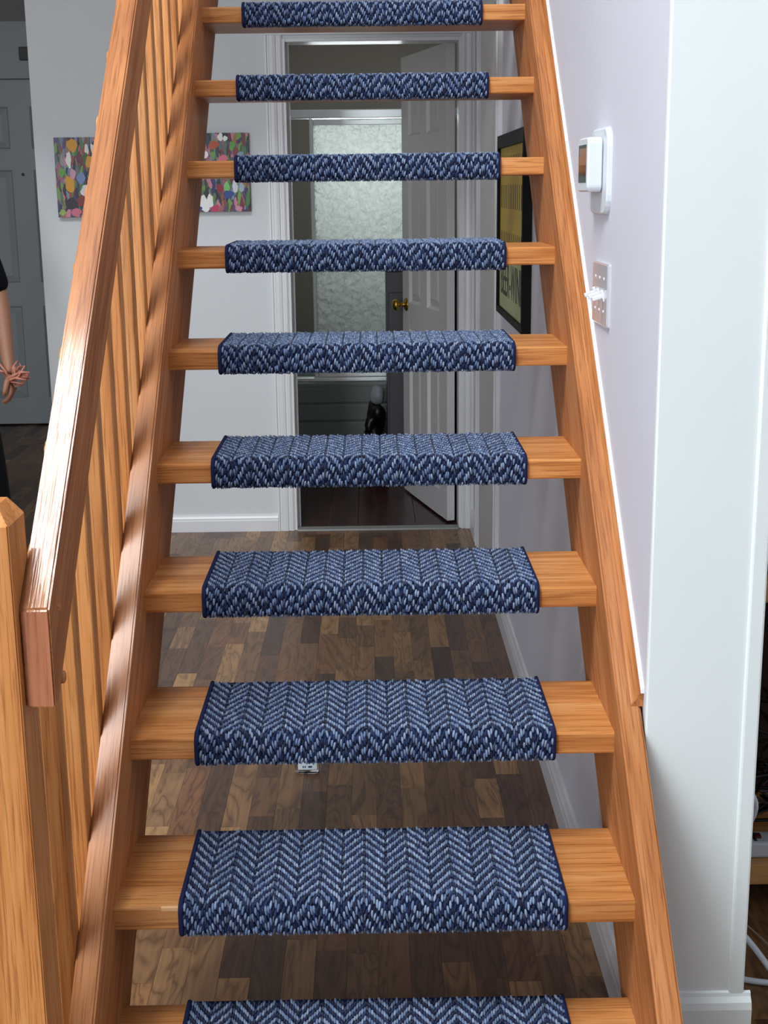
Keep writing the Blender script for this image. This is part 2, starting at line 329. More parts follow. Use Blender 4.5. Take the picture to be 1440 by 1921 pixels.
def knob(root, x, z, side, m=BRASS, r=.026):
    bm = bmesh.new(); s = side
    mt = Matrix.Translation((x, .0175+s*.0175, z)) @ Matrix.Rotation(-s*math.pi/2, 4, 'X')
    lathe(bm, [(.0, 0), (.031, 0), (.031, .003), (.026, .007), (.012, .009), (.009, .03), (.014, .036), (r, .046), (r+.001, .056), (r*.8, .066), (.004, .069)], 20, mt)
    obj('door_knob', bm, m, root)
# bathroom door leaf, hinged on the right jamb and swung into the bathroom
dl = bpy.data.objects.new('door_1', None); COL.objects.link(dl); dl['kind'] = 'structure'; dl['label'] = 'white six-panel door standing open into the bathroom'
dl.location = (.369, YB+.09, .012)
ang = math.atan2(.675, -.172)    # direction of the leaf away from the hinge
dl.rotation_euler = (0, 0, ang)
panel_door(dl, .70, 2.02, DOORP)
knob(dl, .635, .905, 1); knob(dl, .635, .905, -1)
# leaf lies on the far side of the hinge line: y 0..t points to -x side after rotation
# front door far away in the foyer
fd = bpy.data.objects.new('door_2', None); COL.objects.link(fd); fd['kind'] = 'structure'; fd['label'] = 'grey six-panel front door in the dim foyer'
fd.location = (-2.54, 6.70, .012)
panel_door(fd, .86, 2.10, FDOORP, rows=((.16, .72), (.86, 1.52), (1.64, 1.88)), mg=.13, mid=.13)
bm = bmesh.new(); lathe(bm, [(.0, 0), (.009, 0), (.009, .004), (.005, .005), (.001, .005)], 14, Matrix.Translation((.43, 0, 1.545)) @ Matrix.Rotation(math.pi/2, 4, 'X')); obj('peephole', bm, BLACK, fd)
knob(fd, .06, .98, -1)
bm = bmesh.new()
box(bm, -2.64, -2.545, 6.735, 6.77, 0, 2.2); box(bm, -1.675, -1.58, 6.735, 6.77, 0, 2.2); box(bm, -2.545, -1.675, 6.735, 6.77, 2.122, 2.5)
obj('trim_7', bm, FDOORP, kind='structure')
tag(B1('door_chime', mat('dark_grey_plastic', '#3e3f3c', .5), None, -2.085, -2.02, 6.70, 6.736, 2.225, 2.302, bev=.004),
    'small dark box mounted above the grey front door', 'door chime')
# closet door and casings on the right wall under the stair
bm = bmesh.new()
for y0 in (2.70, 3.50):
    prism(bm, [(XR, y0), (XR-.014, y0), (XR-.014, y0+.02), (XR-.009, y0+.026), (XR-.009, y0+.055), (XR-.016, y0+.06), (XR-.016, y0+.075), (XR, y0+.075)], 'z', 0, 2.12)
box(bm, XR-.014, XR, 2.775, 3.5, 2.045, 2.12)
obj('trim_8', bm, TRIM, kind='structure')
cd = bpy.data.objects.new('door_3', None); COL.objects.link(cd); cd['kind'] = 'structure'; cd['label'] = 'plain pale closet door in the right wall beneath the stairs'
B1('door_slab', DOORP, cd, XR-.006, XR, 2.78, 3.495, .01, 2.04, bev=.001)
# ------------------------------------------------------------------ bathroom
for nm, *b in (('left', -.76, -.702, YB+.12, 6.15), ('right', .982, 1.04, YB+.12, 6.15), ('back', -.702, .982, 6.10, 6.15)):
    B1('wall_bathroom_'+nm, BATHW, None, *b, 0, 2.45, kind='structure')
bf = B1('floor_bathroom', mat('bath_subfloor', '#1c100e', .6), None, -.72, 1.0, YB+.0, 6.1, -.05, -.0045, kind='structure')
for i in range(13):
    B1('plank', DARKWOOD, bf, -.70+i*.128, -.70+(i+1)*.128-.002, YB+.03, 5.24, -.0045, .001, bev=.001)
tb = thing('bathtub', 'pale bathtub with a ribbed front panel seen through the doorway', 'bathtub', (0, 5.25, 0))
bm = bmesh.new(); T = .455
box(bm, -.70, .98, 0, .07, T-.035, T, bev=.012); box(bm, -.70, .98, .74, .84, T-.035, T, bev=.012); box(bm, -.70, -.60, .07, .74, T-.035, T, bev=.01); box(bm, .88, .98, .07, .74, T-.035, T, bev=.01)
obj('rim', bm, TUB, tb)
bm = bmesh.new()
def ring(x0, x1, y0, y1, z): return [bm.verts.new(p) for p in ((x0, y0, z), (x1, y0, z), (x1, y1, z), (x0, y1, z))]
a = ring(-.61, .89, .065, .745, T-.01); b = ring(-.52, .80, .13, .68, .10)
for k in range(4): bm.faces.new((a[k], a[(k+1) % 4], b[(k+1) % 4], b[k]))
bm.faces.new(b); obj('basin', bm, TUB, tb, keep=True)
bm = bmesh.new(); box(bm, -.70, .98, .012, .03, .0, T-.03)
for z in (.06, .155, .25, .345): box(bm, -.66, .94, .0, .014, z, z+.085, bev=.005)
obj('apron', bm, TUB, tb)
sd = thing('shower_screen', 'chrome framed sliding tub screen with bright pebbled glass', 'shower screen', (0, 5.30, .455))
bm = bmesh.new(); box(bm, -.70, .98, -.03, .035, 1.345, 1.388, bev=.004); obj('head_rail', bm, CHROME, sd)
bm = bmesh.new(); box(bm, -.70, .98, -.03, .035, 0, .022, bev=.004); obj('sill_rail', bm, CHROME, sd)
pn = B1('glass_pane', FROST, sd, -.272, .36, -.004, .004, .04, 1.315)
bm = bmesh.new(); box(bm, -.292, -.272, -.012, .012, .024, 1.344, bev=.003); box(bm, .36, .38, -.012, .012, .024, 1.344, bev=.003)
box(bm, -.272, .36, -.012, .012, 1.312, 1.340, bev=.003); box(bm, -.272, .36, -.012, .012, .024, .044, bev=.003); obj('pane_frame', bm, CHROME, pn)
vn = thing('bathroom_vanity', 'dark grey bathroom vanity standing in front of the tub', 'cabinet', (.385, 4.96, 0))
B1('body', VANITY, vn, -.30, .30, -.22, .22, .002, 1.06, bev=.004)
B1('countertop', BLACK, vn, -.31, .31, -.235, .22, 1.06, 1.09, bev=.006)
for s in (-1, 1):
    d_ = B1('door', VANITY, vn, -.29 if s < 0 else .005, -.005 if s < 0 else .29, -.238, -.222, .06, .96, bev=.003)
    bm = bmesh.new(); tube(bm, [(s*.03, -.238, .6), (s*.03, -.26, .6), (s*.03, -.26, .7), (s*.03, -.238, .7)], .005); obj('handle', bm, CHROME, d_)
# black bag with a pale grey cloth on top, beside the vanity
def blob(bm, c, r, seed, amp=.18):
    rnd = random.Random(seed); res = bmesh.ops.create_icosphere(bm, subdivisions=3, radius=1)
    dirs = [(Vector((rnd.uniform(-1, 1), rnd.uniform(-1, 1), rnd.uniform(-1, 1))).normalized(), rnd.uniform(3, 6), rnd.uniform(0, 6)) for _ in range(5)]
    for v in res['verts']:
        d = v.co.normalized(); k = 1+sum(amp*.4*math.sin(d.dot(a)*f+p) for a, f, p in dirs)
        v.co = Vector((c[0]+d.x*r[0]*k, c[1]+d.y*r[1]*k, c[2]+max(d.z*k, -.93)*r[2]))
    for f in bm.faces: f.smooth = True
bg = thing('laundry_bag', 'black bag topped with pale grey cloth on the bathroom floor', 'bag', (.014, 4.97, .0))
bm = bmesh.new(); blob(bm, (0, 0, .14), (.060, .1, .15), 3, .1); blob(bm, (.008, 0, .31), (.050, .08, .085), 6, .3); obj('bag_body', bm, BLACK, bg)
bm = bmesh.new(); blob(bm, (.024, 0, .428), (.036, .06, .052), 5, .12); obj('cloth', bm, mat('grey_cloth', '#9696a0', .9), bg)
# ------------------------------------------------------------------ staircase
st = thing('staircase', 'honey oak open-riser staircase climbing away from the camera', 'staircase', (0, 0, 0))
tm = None; NT = 13
for n in range(-1, NT-1):
    if tm is None:
        bm = bmesh.new(); box(bm, -W2-.012, W2+.012, 0, DEP, -TH, 0, bev=.0035); tr = obj('tread', bm, OX, st); tm = tr.data
    else:
        tr = bpy.data.objects.new('tread', tm); COL.objects.link(tr); tr.parent = st
    tr.location = (0, n*RUN, .38+n*RISE)
B1('worn_edge', mat('bare_worn_oak', '#e6b884', .6), st, -.330, -.282, -.0004, .0055, .3735, .3803, bev=.001, label='pale chipped front edge of the second tread')
th = math.atan(SL); ct, sn = math.cos(th), math.sin(th)
def stringer(x0, x1, ytop):
    # outline in the y-z plane, cut level at the floor, extruded in x; mesh is stored in a frame whose y runs up the slope
    up, dn = .075, -.300
    yb0 = (0-(.38+up))/SL; yb1 = (0-(.38+dn))/SL
    pr = [(yb0-.0, .001), (yb1, .001), (ytop, nose(ytop)+dn), (ytop, nose(ytop)+up)]
    bm = bmesh.new(); prism(bm, pr, 'x', x0, x1)
    bmesh.ops.bevel(bm, geom=[e for e in bm.edges if abs((e.verts[0].co-e.verts[1].co).x) < 1e-5], offset=.0035, segments=2, affect='EDGES')
    rot = Matrix.Rotation(th, 4, 'X'); bmesh.ops.transform(bm, matrix=rot.inverted(), verts=bm.verts[:])
    o = obj('stringer', bm, STR, st); o.rotation_euler = (th, 0, 0); return o
stringer(-.4405, -W2, 2.58); stringer(W2, .4405, 2.58)
# cove moulding along the right stringer with painted caulk line
def sloped(name, prof, y0, y1, m, parent=None, **k):
    """prof: (x, height above nose line) pairs"""
    bm = bmesh.new(); A = [bm.verts.new((x, y0, nose(y0)+h)) for x, h in prof]; B = [bm.verts.new((x, y1, nose(y1)+h)) for x, h in prof]; n = len(prof)
    for i in range(n): bm.faces.new((A[i], A[(i+1) % n], B[(i+1) % n], B[i]))
    bm.faces.new(A[::-1]); bm.faces.new(B)
    rot = Matrix.Rotation(th, 4, 'X'); bmesh.ops.transform(bm, matrix=rot.inverted(), verts=bm.verts[:])
    o = obj(name, bm, m, parent, **k); o.rotation_euler = (th, 0, 0); return o
sloped('cove_moulding', [(.4243, .0755), (.4243, .080), (.4285, .083), (.4335, .088), (.437, .096), (.4405, .101), (.4445, .102), (.4445, .0755)], .188, 2.57, STR, st)
sloped('trim_9', [(.4395, .102), (.4395, .108), (.4455, .112), (.4455, .102)], .185, 2.57, CAULK, kind='structure')
# ------------------------------------------------------------------ railing
rl = thing('stair_railing', 'honey oak railing along the open left side of the stairs', 'railing', (0, 0, 0))
RT = lambda y: .9465+.8935*(y+.2635)       # top of the rail
ry0, ry1 = -.2635, 2.60
pr = [(ry0, RT(ry0)), (ry0, RT(ry0)-.132), (ry0+.022, RT(ry0)-.132+.004), (ry1, RT(ry1)-.128), (ry1, RT(ry1))]
bm = bmesh.new(); prism(bm, pr, 'x', -.4408, -W2)
bmesh.ops.bevel(bm, geom=bm.edges[:], offset=.003, segments=2, affect='EDGES', clamp_overlap=True)
rot = Matrix.Rotation(math.atan(.8935), 4, 'X'); bmesh.ops.transform(bm, matrix=rot.inverted(), verts=bm.verts[:])
hr = obj('handrail', bm, RAIL, rl); hr.rotation_euler = (math.atan(.8935), 0, 0)
B1('end_face', ENDG, rl, -.4385, -.4055, ry0-.0004, ry0+.003, RT(ry0)-.129, RT(ry0)-.003, label='pinkish end face of the handrail')
for (y, z) in ((-.212, .935), (-.210, .837)):
    bm = bmesh.new(); lathe(bm, [(.0005, -.004), (.0085, -.004), (.0085, .0008), (.006, .0022), (.0005, .003)], 16, Matrix.Translation((-W2, y, z)) @ Matrix.Rotation(math.pi/2, 4, 'Y'))
    obj('screw_plug', bm, OY, rl)
# newel post with chamfered top
bm = bmesh.new(); nx0, nx1, ny0, ny1 = -.5225, -.4412, -.282, -.201
r0 = [bm.verts.new((x, y, .001)) for x, y in ((nx0, ny0), (nx1, ny0), (nx1, ny1), (nx0, ny1))]
r1 = [bm.verts.new((v.co.x, v.co.y, 1.058)) for v in r0]
c = .016; r2 = [bm.verts.new((x, y, 1.082)) for x, y in ((nx0+c, ny0+c), (nx1-c, ny0+c), (nx1-c, ny1-c), (nx0+c, ny1-c))]
for a, b in ((r0, r1), (r1, r2)):
    for k in range(4): bm.faces.new((a[k], a[(k+1) % 4], b[(k+1) % 4], b[k]))
bm.faces.new(r0[::-1]); bm.faces.new(r2)
bmesh.ops.bevel(bm, geom=[e for e in bm.edges if abs(e.verts[0].co.z-e.verts[1].co.z) > .5], offset=.002, segments=2, affect='EDGES')
obj('newel_post', bm, OZ, rl)
# balusters, one every 132.5 mm, tops and bottoms cut on the rake
BS = .1328
bme = None
for k in range(20):
    y = -.107+k*BS
    if bme is None:
        x0, x1, d = -.4665, -.4412, .038; za = RT(y)-.108; zb = nose(y)-.20
        bm = bmesh.new(); prism(bm, [(y-y, zb-nose(y)), (0, za-nose(y)-.0), (.014, za-nose(y)+.010), (d, za-nose(y)+.012), (d, zb-nose(y)+.03)], 'x', x0, x1)
        bmesh.ops.bevel(bm, geom=bm.edges[:], offset=.0018, segments=1, affect='EDGES'); b_ = obj('baluster', bm, OZ, rl); bme = b_.data
    else:
        b_ = bpy.data.objects.new('baluster', bme); COL.objects.link(b_); b_.parent = rl
    b_.location = (0, y, nose(y)-.0)
# ------------------------------------------------------------------ carpet treads
CW = .592; TC = .0075
# wrap profile of the base surface, from the back of the tread round the nose and under
prof = []
def add(y, z, ny, nz): prof.append((y, z, ny, nz))
Yf, Zb = -TC, -TH-.0012
for i in range(25): add(.238-(.238-.010)*i/24, TC, 0, 1)
for i in range(1, 7): a = math.pi/2*i/6; add(.010-(.010-Yf)*math.sin(a), TC-.0175+.0175*math.cos(a), -math.sin(a), math.cos(a))
for i in range(1, 5): add(Yf, -.010+(Zb+.010+.004)*i/4, -1, 0)
for i in range(1, 6): a = math.pi/2*i/5; add(Yf+.008*(1-math.cos(a)), Zb+.004-.008*math.sin(a), -math.cos(a), -math.sin(a))
for i in range(1, 5): add(Yf+.008+.026*i/4, Zb-.004, 0, -1)
S_ = [0]
for a, b in zip(prof, prof[1:]): S_.append(S_[-1]+math.hypot(a[0]-b[0], a[1]-b[1]))
LEN = S_[-1]
def at(v):
    v = max(0, min(LEN-1e-6, v)); i = max(k for k in range(len(S_)) if S_[k] <= v); i = min(i, len(prof)-2)
    t = (v-S_[i])/(S_[i+1]-S_[i]); a, b = prof[i], prof[i+1]
    p = Vector((0, a[0]+(b[0]-a[0])*t, a[1]+(b[1]-a[1])*t)); n = Vector((0, a[2]+(b[2]-a[2])*t, a[3]+(b[3]-a[3])*t)).normalized()
    return p, n
def make_pile(seed):
    rnd = random.Random(seed); V, Fc, C = [], [], []
    NX = 152; dx = CW/NX; per = 9; pitch = .0262; shift = .0064
    SEG = 6; rings = ((-1, 0), (-.78, .7), (0, 1), (.78, .7), (1, 0))
    light = [lin(c)[:3] for c in ('#7085a6', '#7e92b0', '#61769a', '#8a9cb8', '#677c9f')]
    dark = [lin(c)[:3] for c in ('#16254d', '#1c2d5a', '#121e42', '#223565')]
    for i in range(NX):
        cidx = i//per; ph = i % per; up = cidx % 2 == 0
        z = (ph if up else per-1-ph)*shift + (0 if up else shift*.5)
        u = -CW/2+dx*(i+.5); edge = ph in (0,)
        v = -(pitch)+((z) % pitch)
        while v < LEN+.01:
            for kind in (0, 1):
                vc = v+(0 if kind == 0 else .0131); jt = .0011 if vc < .225 else .0034; vc += rnd.uniform(-jt, jt)
                a, b, c_, lift = ((.0072, .0023, .0040, .0005) if kind == 0 else (.0066, .0020, .0034, .0002))
                if edge: b *= .7; c_ *= .7; lift = -.0005
                if vc < .004 or vc > LEN-.003: continue
                p, n = at(vc); t = Vector((0, n.z, -n.y)); t = -t if t.y > 0 and n.z > .7 else t
                a *= rnd.uniform(.85, 1.1); lx = rnd.uniform(-.12, .12)+(.12 if up else -.12); ln = rnd.uniform(-.05, .25)
                ax = Vector((1, 0, 0)); T = (t+ax*lx+n*ln).normalized(); X = (ax-T*ax.dot(T)).normalized(); Nn = X.cross(T)
                if Nn.dot(n) < 0: Nn = -Nn
                o = p+n*(lift+rnd.uniform(-.0006, .0008)+.0012)+ax*(u+rnd.uniform(-.0004, .0004))
                col = rnd.choice(light if kind == 0 else dark); s = rnd.uniform(.85, 1.12); col = tuple(q*s for q in col)+(1,)
                if edge and kind == 0: col = tuple(q*.45 for q in col[:3])+(1,)
                base = len(V); idx = []
                for tt, rr in rings:
                    if rr == 0: V.append(o+T*a*tt); idx.append([base+len(V)-base-1])
                    else:
                        st_ = len(V)
                        for k in range(SEG):
                            q = 2*math.pi*k/SEG; V.append(o+T*a*tt+X*b*rr*math.cos(q)+Nn*c_*rr*math.sin(q))
                        idx.append(list(range(st_, st_+SEG)))
                for A, B in zip(idx, idx[1:]):
                    for k in range(SEG):
                        k2 = (k+1) % SEG
                        if len(A) == 1: Fc.append((A[0], B[k2], B[k]))
                        elif len(B) == 1: Fc.append((A[k], A[k2], B[0]))
                        else: Fc.append((A[k], A[k2], B[k2], B[k]))
                C.extend([col]*(len(V)-base))
            v += pitch
    me = bpy.data.meshes.new('pile'); me.from_pydata([tuple(v) for v in V], [], Fc)
    ca = me.color_attributes.new('yarn', 'FLOAT_COLOR', 'POINT'); ca.data.foreach_set('color', [x for c in C for x in c])
    me.polygons.foreach_set('use_smooth', [True]*len(me.polygons)); me.materials.append(YARN); me.update(); return me
PILES = [make_pile(1), make_pile(2)]
# backing: closed slab following the profile
bm = bmesh.new(); outer = [(p[0], p[1]) for p in prof]; inner = [(p[0]-p[2]*TC*.85, p[1]-p[3]*TC*.85) for p in prof]
rings_ = [[bm.verts.new((s*CW/2, y, z)) for y, z in outer+inner[::-1]] for s in (-1, 1)]; n = len(rings_[0])
for k in range(n): bm.faces.new((rings_[0][k], rings_[0][(k+1) % n], rings_[1][(k+1) % n], rings_[1][k]))
m_ = len(outer)
for rg in rings_:
    for k in range(m_-1): bm.faces.new((rg[k], rg[k+1], rg[n-2-k], rg[n-1-k]))
bmesh.ops.recalc_face_normals(bm, faces=bm.faces[:])
BACK = bpy.data.meshes.new('backing'); bm.to_mesh(BACK); bm.free(); BACK.materials.append(NAVY)
bm = bmesh.new()
for s in (-1, 1): tube(bm, [(s*(CW/2+.0005), p[0]+p[2]*.001, p[1]+p[3]*.001) for p in prof[::1]], .0042, 8)
tube(bm, [(-CW/2, .2385, TC*.5), (CW/2, .2385, TC*.5)], .0042, 8)
EDGE = bpy.data.meshes.new('binding'); bm.to_mesh(EDGE); bm.free(); EDGE.materials.append(BIND)
names = ['on the lowest tread, cut off by the picture edge', 'on the second tread, largest one shown whole', 'on the third tread, clear bottle showing just beneath it',
 'on the fourth tread, bare floor strips above and below it', 'on the fifth tread, in front of the doorway threshold', 'on the sixth tread, in front of the tub rim',
 'on the seventh tread, just above the brass door knob', 'on the eighth tread, across the middle of the pebbled glass', 'on the ninth tread, just above the pebbled glass', 'topmost in view, hiding the head of the doorway']
offs = [0, -.002, .0045, 0, 0, -.002, -.002, .004, -.005, -.004]
for i in range(10):
    n = i-1; t = thing('stair_carpet_pad', 'navy herringbone carpet pad '+names[i], 'stair carpet', (offs[i], n*RUN, .38+n*RISE), 0, 'herringbone carpet pads on the treads')
    for nm, me in (('pile', PILES[i % 2]), ('backing', BACK), ('binding', EDGE)):
        o = bpy.data.objects.new(nm, me); COL.objects.link(o); o.parent = t
        if nm == 'pile': o['kind'] = 'stuff'
# ------------------------------------------------------------------ thermostat and switches on the right wall
tt = thing('thermostat', 'white wall thermostat with a small dark screen', 'thermostat', (XR, .72, 1.482))
def rrect(w, h, r, n=5):
    out = []
    for cx, cy, a0 in ((w/2-r, h/2-r, 0), (-w/2+r, h/2-r, 90), (-w/2+r, -h/2+r, 180), (w/2-r, -h/2+r, 270)):
        for k in range(n+1): a = math.radians(a0+90*k/n); out.append((cx+r*math.cos(a), cy+r*math.sin(a)))
    return out
def plate(pts_fn, layers, m, name, parent):
    bm = bmesh.new(); rs = []
    for dx, ins in layers: rs.append([bm.verts.new((dx, a, b)) for a, b in pts_fn(ins)])
    n = len(rs[0])
    for A, B in zip(rs, rs[1:]):
        for k in range(n): bm.faces.new((A[k], A[(k+1) % n], B[(k+1) % n], B[k]))
    bm.faces.new(rs[0]); bm.faces.new(rs[-1][::-1]); return obj(name, bm, m, parent)
plate(lambda i: rrect(.20-2*i, .155-2*i, .035-i), [(0, 0), (-.006, 0), (-.009, .003)], WHITEP, 'wall_plate', tt)
bd = plate(lambda i: [(a+.0, b+.012) for a, b in rrect(.118-2*i, .098-2*i, .012-i)], [(-.009, .006), (-.012, 0), (-.034, 0), (-.038, .003)], WHITEP, 'body', tt)
B1('screen', SCREEN, bd, -.0388, -.0378, -.044, .044, -.020, .048, bev=.0002)
B1('screen_window', SCREEN2, bd, -.0391, -.0386, -.044, .030, .012, .042)
sw = thing('light_switch', 'triple toggle light switch plate below the thermostat', 'light switch', (XR, .682, 1.258))
plate(lambda i: rrect(.166-2*i, .116-2*i, .004-i*.5), [(0, 0), (-.004, 0), (-.0065, .003)], PLATE, 'face_plate', sw)
for k in (-1, 0, 1):
    bm = bmesh.new(); box(bm, -.006, .0, -.004, .004, -.011, .011, bev=.001); box(bm, -.024, .0, -.0038, .0038, -.0035, .0045, bev=.0015)
    bmesh.ops.rotate(bm, cent=(0, 0, 0), matrix=Matrix.Rotation(-.3, 3, 'Y'), verts=bm.verts[:])
    obj('toggle', bm, WHITE2, sw, loc=(-.0045, k*.046, 0))
    for z in (-.030, .030):
        bm = bmesh.new(); lathe(bm, [(.0003, 0), (.0034, 0), (.0030, .001), (.0003, .0014)], 10, Matrix.Translation((-.0064, k*.046, z)) @ Matrix.Rotation(-math.pi/2, 4, 'Y')); obj('screw', bm, WHITE2, sw)
# ------------------------------------------------------------------ framed poster under the stair
pf_ = thing('framed_poster', 'black framed yellow poster hanging on the wall behind the stairs', 'picture', (XR, 2.20, 1.335))
hw, hh, dp = .375, .275, .027
bm = bmesh.new(); fw = .02
box(bm, -dp, -.001, -hw, -hw+fw, -hh, hh, bev=.001); box(bm, -dp, -.001, hw-fw, hw, -hh, hh, bev=.001); box(bm, -dp, -.001, -hw+fw, hw-fw, -hh, -hh+fw, bev=.001); box(bm, -dp, -.001, -hw+fw, hw-fw, hh-fw-.018, hh, bev=.001)
obj('frame', bm, mat('matt_black_frame', '#0e0d0f', .6, spec=.2), pf_)
ps = B1('poster', mat('yellow_print', '#bda02c', .6), pf_, -.017, -.003, -hw+fw, hw-fw, -hh+fw, hh-fw-.018)
B1('caption_band', mat('pale_green_print', '#b4bd8c', .6), ps, -.0174, -.0168, -hw+fw, hw-fw, -hh+fw, -.085)
bm = bmesh.new(); rnd = random.Random(4)
for k in range(13):
    y = -.31+k*.052
    for (zc, h) in ((.205, .012), (.105, .05), (-.03, .035)):
        box(bm, -.0175, -.0168, y-.006, y+.006, zc-h, zc+h*.4)
obj('printed_figures', bm, mat('brown_print', '#2e2512', .6), ps, label='rows of dark upright marks printed on the yellow sheet', kind='stuff')
bm = bmesh.new()
for k in range(26): box(bm, -.0172, -.0168, -.33+k*.0258, -.33+k*.0258+.003, -.08, .11)
obj('printed_stripes', bm, mat('pale_yellow_print', '#c0ad58', .6), ps, kind='stuff')
cu = bpy.data.curves.new('lettering', 'FONT'); cu.body = 'BEER-WINE'; cu.size = .165; cu.extrude = .0004; cu.align_x = 'CENTER'; cu.align_y = 'CENTER'
to = bpy.data.objects.new('lettering', cu); COL.objects.link(to); bpy.context.view_layer.update()
me = bpy.data.meshes.new_from_object(to.evaluated_get(bpy.context.evaluated_depsgraph_get())); bpy.data.objects.remove(to)
me.materials.clear(); me.materials.append(mat('dark_green_print', '#2b3024', .6)); lt = bpy.data.objects.new('lettering', me); COL.objects.link(lt); lt.parent = ps
lt.matrix_local = Matrix(((0, 0, -1, -.0178), (-.74, 0, 0, 0), (0, .9, 0, -.165), (0, 0, 0, 1)))
# ------------------------------------------------------------------ two small canvases on the back wall
def canvas(label, xc, zc, w, h, dabs, seed):
    t = thing('painting', label, 'painting', (xc, YB, zc), 0)
    B1('canvas', mat('canvas_ground', '#3a3f4a', .7), t, -w/2, w/2, -.022, -.0005, -h/2, h/2, bev=.001)
    rnd = random.Random(seed); V, Fc, C = [], [], []
    pal = ['#31404f', '#6f2230', '#3f5a34', '#6f9a48', '#7b8aa0', '#8a4a33', '#c77f8c', '#2c2f63', '#202a28', '#5c6b70', '#a05a6d', '#4c7a3f', '#94714a', '#54406a', '#1a2438', '#6e7d9c']
    al = [(rnd.uniform(-.5, .5), rnd.uniform(-.5, .5), rnd.uniform(.018, .045), rnd.uniform(.05, .11), rnd.uniform(-.5, .5), rnd.choice(pal)) for _ in range(480)]+dabs
    for k, (u, v, a, b, r, c) in enumerate(al):
        base = len(V); n = 12; y = -.0222-.0012*(k/len(al)); cc = lin(c)
        for q in range(n):
            an = 2*math.pi*q/n; rr = 1+rnd.uniform(-.24, .24); px, pz = a*math.cos(an)*rr, b*math.sin(an)*rr
            X = u+px*math.cos(r)-pz*math.sin(r)*.8; Z = v+px*math.sin(r)+pz*math.cos(r)
            V.append((max(-.5, min(.5, X))*w, y, max(-.5, min(.5, Z))*h)); C.append(cc)
        Fc.append(tuple(range(base+n-1, base-1, -1))) if False else Fc.append(tuple(range(base, base+n)))
    me = bpy.data.meshes.new('paint_dabs'); me.from_pydata(V, [], Fc); ca = me.color_attributes.new('paint', 'FLOAT_COLOR', 'POINT'); ca.data.foreach_set('color', [x for c in C for x in c])
    me.materials.append(DAB); o = bpy.data.objects.new('paint_dabs', me); COL.objects.link(o); o.parent = t; o['kind'] = 'stuff'
Wt, Yl = '#dfe0dc', '#cf9420'
canvas('small abstract painting of colourful dabs left of the handrail', -1.175, 1.51, .20, .318, [
 (-.14, .40, .10, .075, 0, Yl), (.22, .20, .085, .075, 0, Yl), (-.22, -.09, .11, .10, 0, Yl), (-.22, .22, .055, .11, .1, Wt), (-.36, .22, .03, .08, 0, '#9a8f9a'),
 (.16, .35, .04, .06, .4, Wt), (.28, .36, .035, .06, .3, Wt), (.10, -.18, .10, .08, 0, '#d5d2dc'), (.02, .0, .09, .07, .3, '#6d83b5'), (.40, .1, .05, .10, .1, '#cc4468'),
 (.0, -.30, .14, .075, 0, '#7a2a22'), (-.2, -.33, .11, .075, 0, '#221a2c'), (-.12, -.44, .10, .06, 0, '#c66b80'), (.2, -.44, .10, .05, 0, '#8aa3bf'), (-.38, .07, .07, .06, .4, '#5f9a4a'),
 (-.44, .47, .06, .05, 0, '#5c4c86'), (-.4, -.44, .07, .04, 0, '#8fae5a'), (-.15, .05, .06, .07, .2, '#c294a6')], 11)
canvas('small abstract painting of colourful dabs seen between the upper treads', -.600, 1.523, .235, .314, [
 (-.28, .23, .065, .065, -.1, '#f0f0ee'), (.02, .45, .05, .05, -.4, '#e6f0e6'), (.10, .43, .04, .035, 0, '#e8efe8'), (-.34, .43, .07, .06, 0, '#8e1f38'), (-.1, .35, .09, .05, 0, '#b5502c'),
 (.22, .33, .05, .07, .5, '#5fa03c'), (.05, .17, .08, .05, 0, '#d86f86'), (.42, .4, .04, .09, 0, '#6c3a4c'), (.28, .25, .05, .08, .3, '#7c3a38'), (.36, .22, .06, .05, .2, '#7f9cae'),
 (-.30, -.40, .085, .11, 0, '#eceeea'), (-.20, -.36, .05, .09, .1, '#eceeea'), (-.42, -.22, .08, .06, .6, '#6fc070'), (-.02, -.20, .065, .06, 0, '#8a1c3a'), (.10, -.18, .055, .06, 0, '#7cc070'),
 (.13, -.28, .09, .05, 0, '#24448c'), (-.12, -.46, .09, .045, .2, '#b83458'), (-.44, -.46, .10, .04, 0, '#24348c'), (.3, -.46, .06, .04, 0, '#c98aa0'), (.24, -.18, .05, .07, 0, '#cfd6e0'), (.36, -.2, .05, .06, 0, '#9fb4c2')], 23)
# ------------------------------------------------------------------ clear bottle on the floor under the stair
bt = thing('plastic_bottle', 'clear plastic bottle with a pale label standing on the floor under the stairs', 'bottle', (-.170, 1.335, .001))
def rr_loft(bm, sec, n=6):
    rs = [[bm.verts.new((a, b, z)) for a, b in rrect(w, d, min(w, d)*.38, n)] for w, d, z in sec]; k = len(rs[0])
    for A, B in zip(rs, rs[1:]):
        for i in range(k): bm.faces.new((A[i], A[(i+1) % k], B[(i+1) % k], B[i])).smooth = True
    bm.faces.new(rs[0][::-1]); bm.faces.new(rs[-1])
bm = bmesh.new(); rr_loft(bm, [(.052, .026, 0), (.064, .034, .004), (.067, .036, .012), (.067, .036, .085), (.058, .032, .097), (.030, .026, .106), (.026, .024, .112)]); obj('bottle_body', bm, CLEAR, bt)
lb = B1('paper_label', mat('bottle_label', '#dbeaf0', .5), bt, -.024, .024, -.0192, -.0182, .014, .075)
bm = bmesh.new()
for a, b in ((-.012, -.009), (-.007, -.004), (.002, .012)): box(bm, a, b, -.0195, -.0192, .019, .024)
obj('printed_marks', bm, mat('blue_ink', '#2a3a66', .5), lb)
bm = bmesh.new(); lathe(bm, [(.0005, .112), (.014, .112), (.014, .130), (.012, .133), (.0005, .133)], 18); obj('cap', bm, WHITE2, bt)
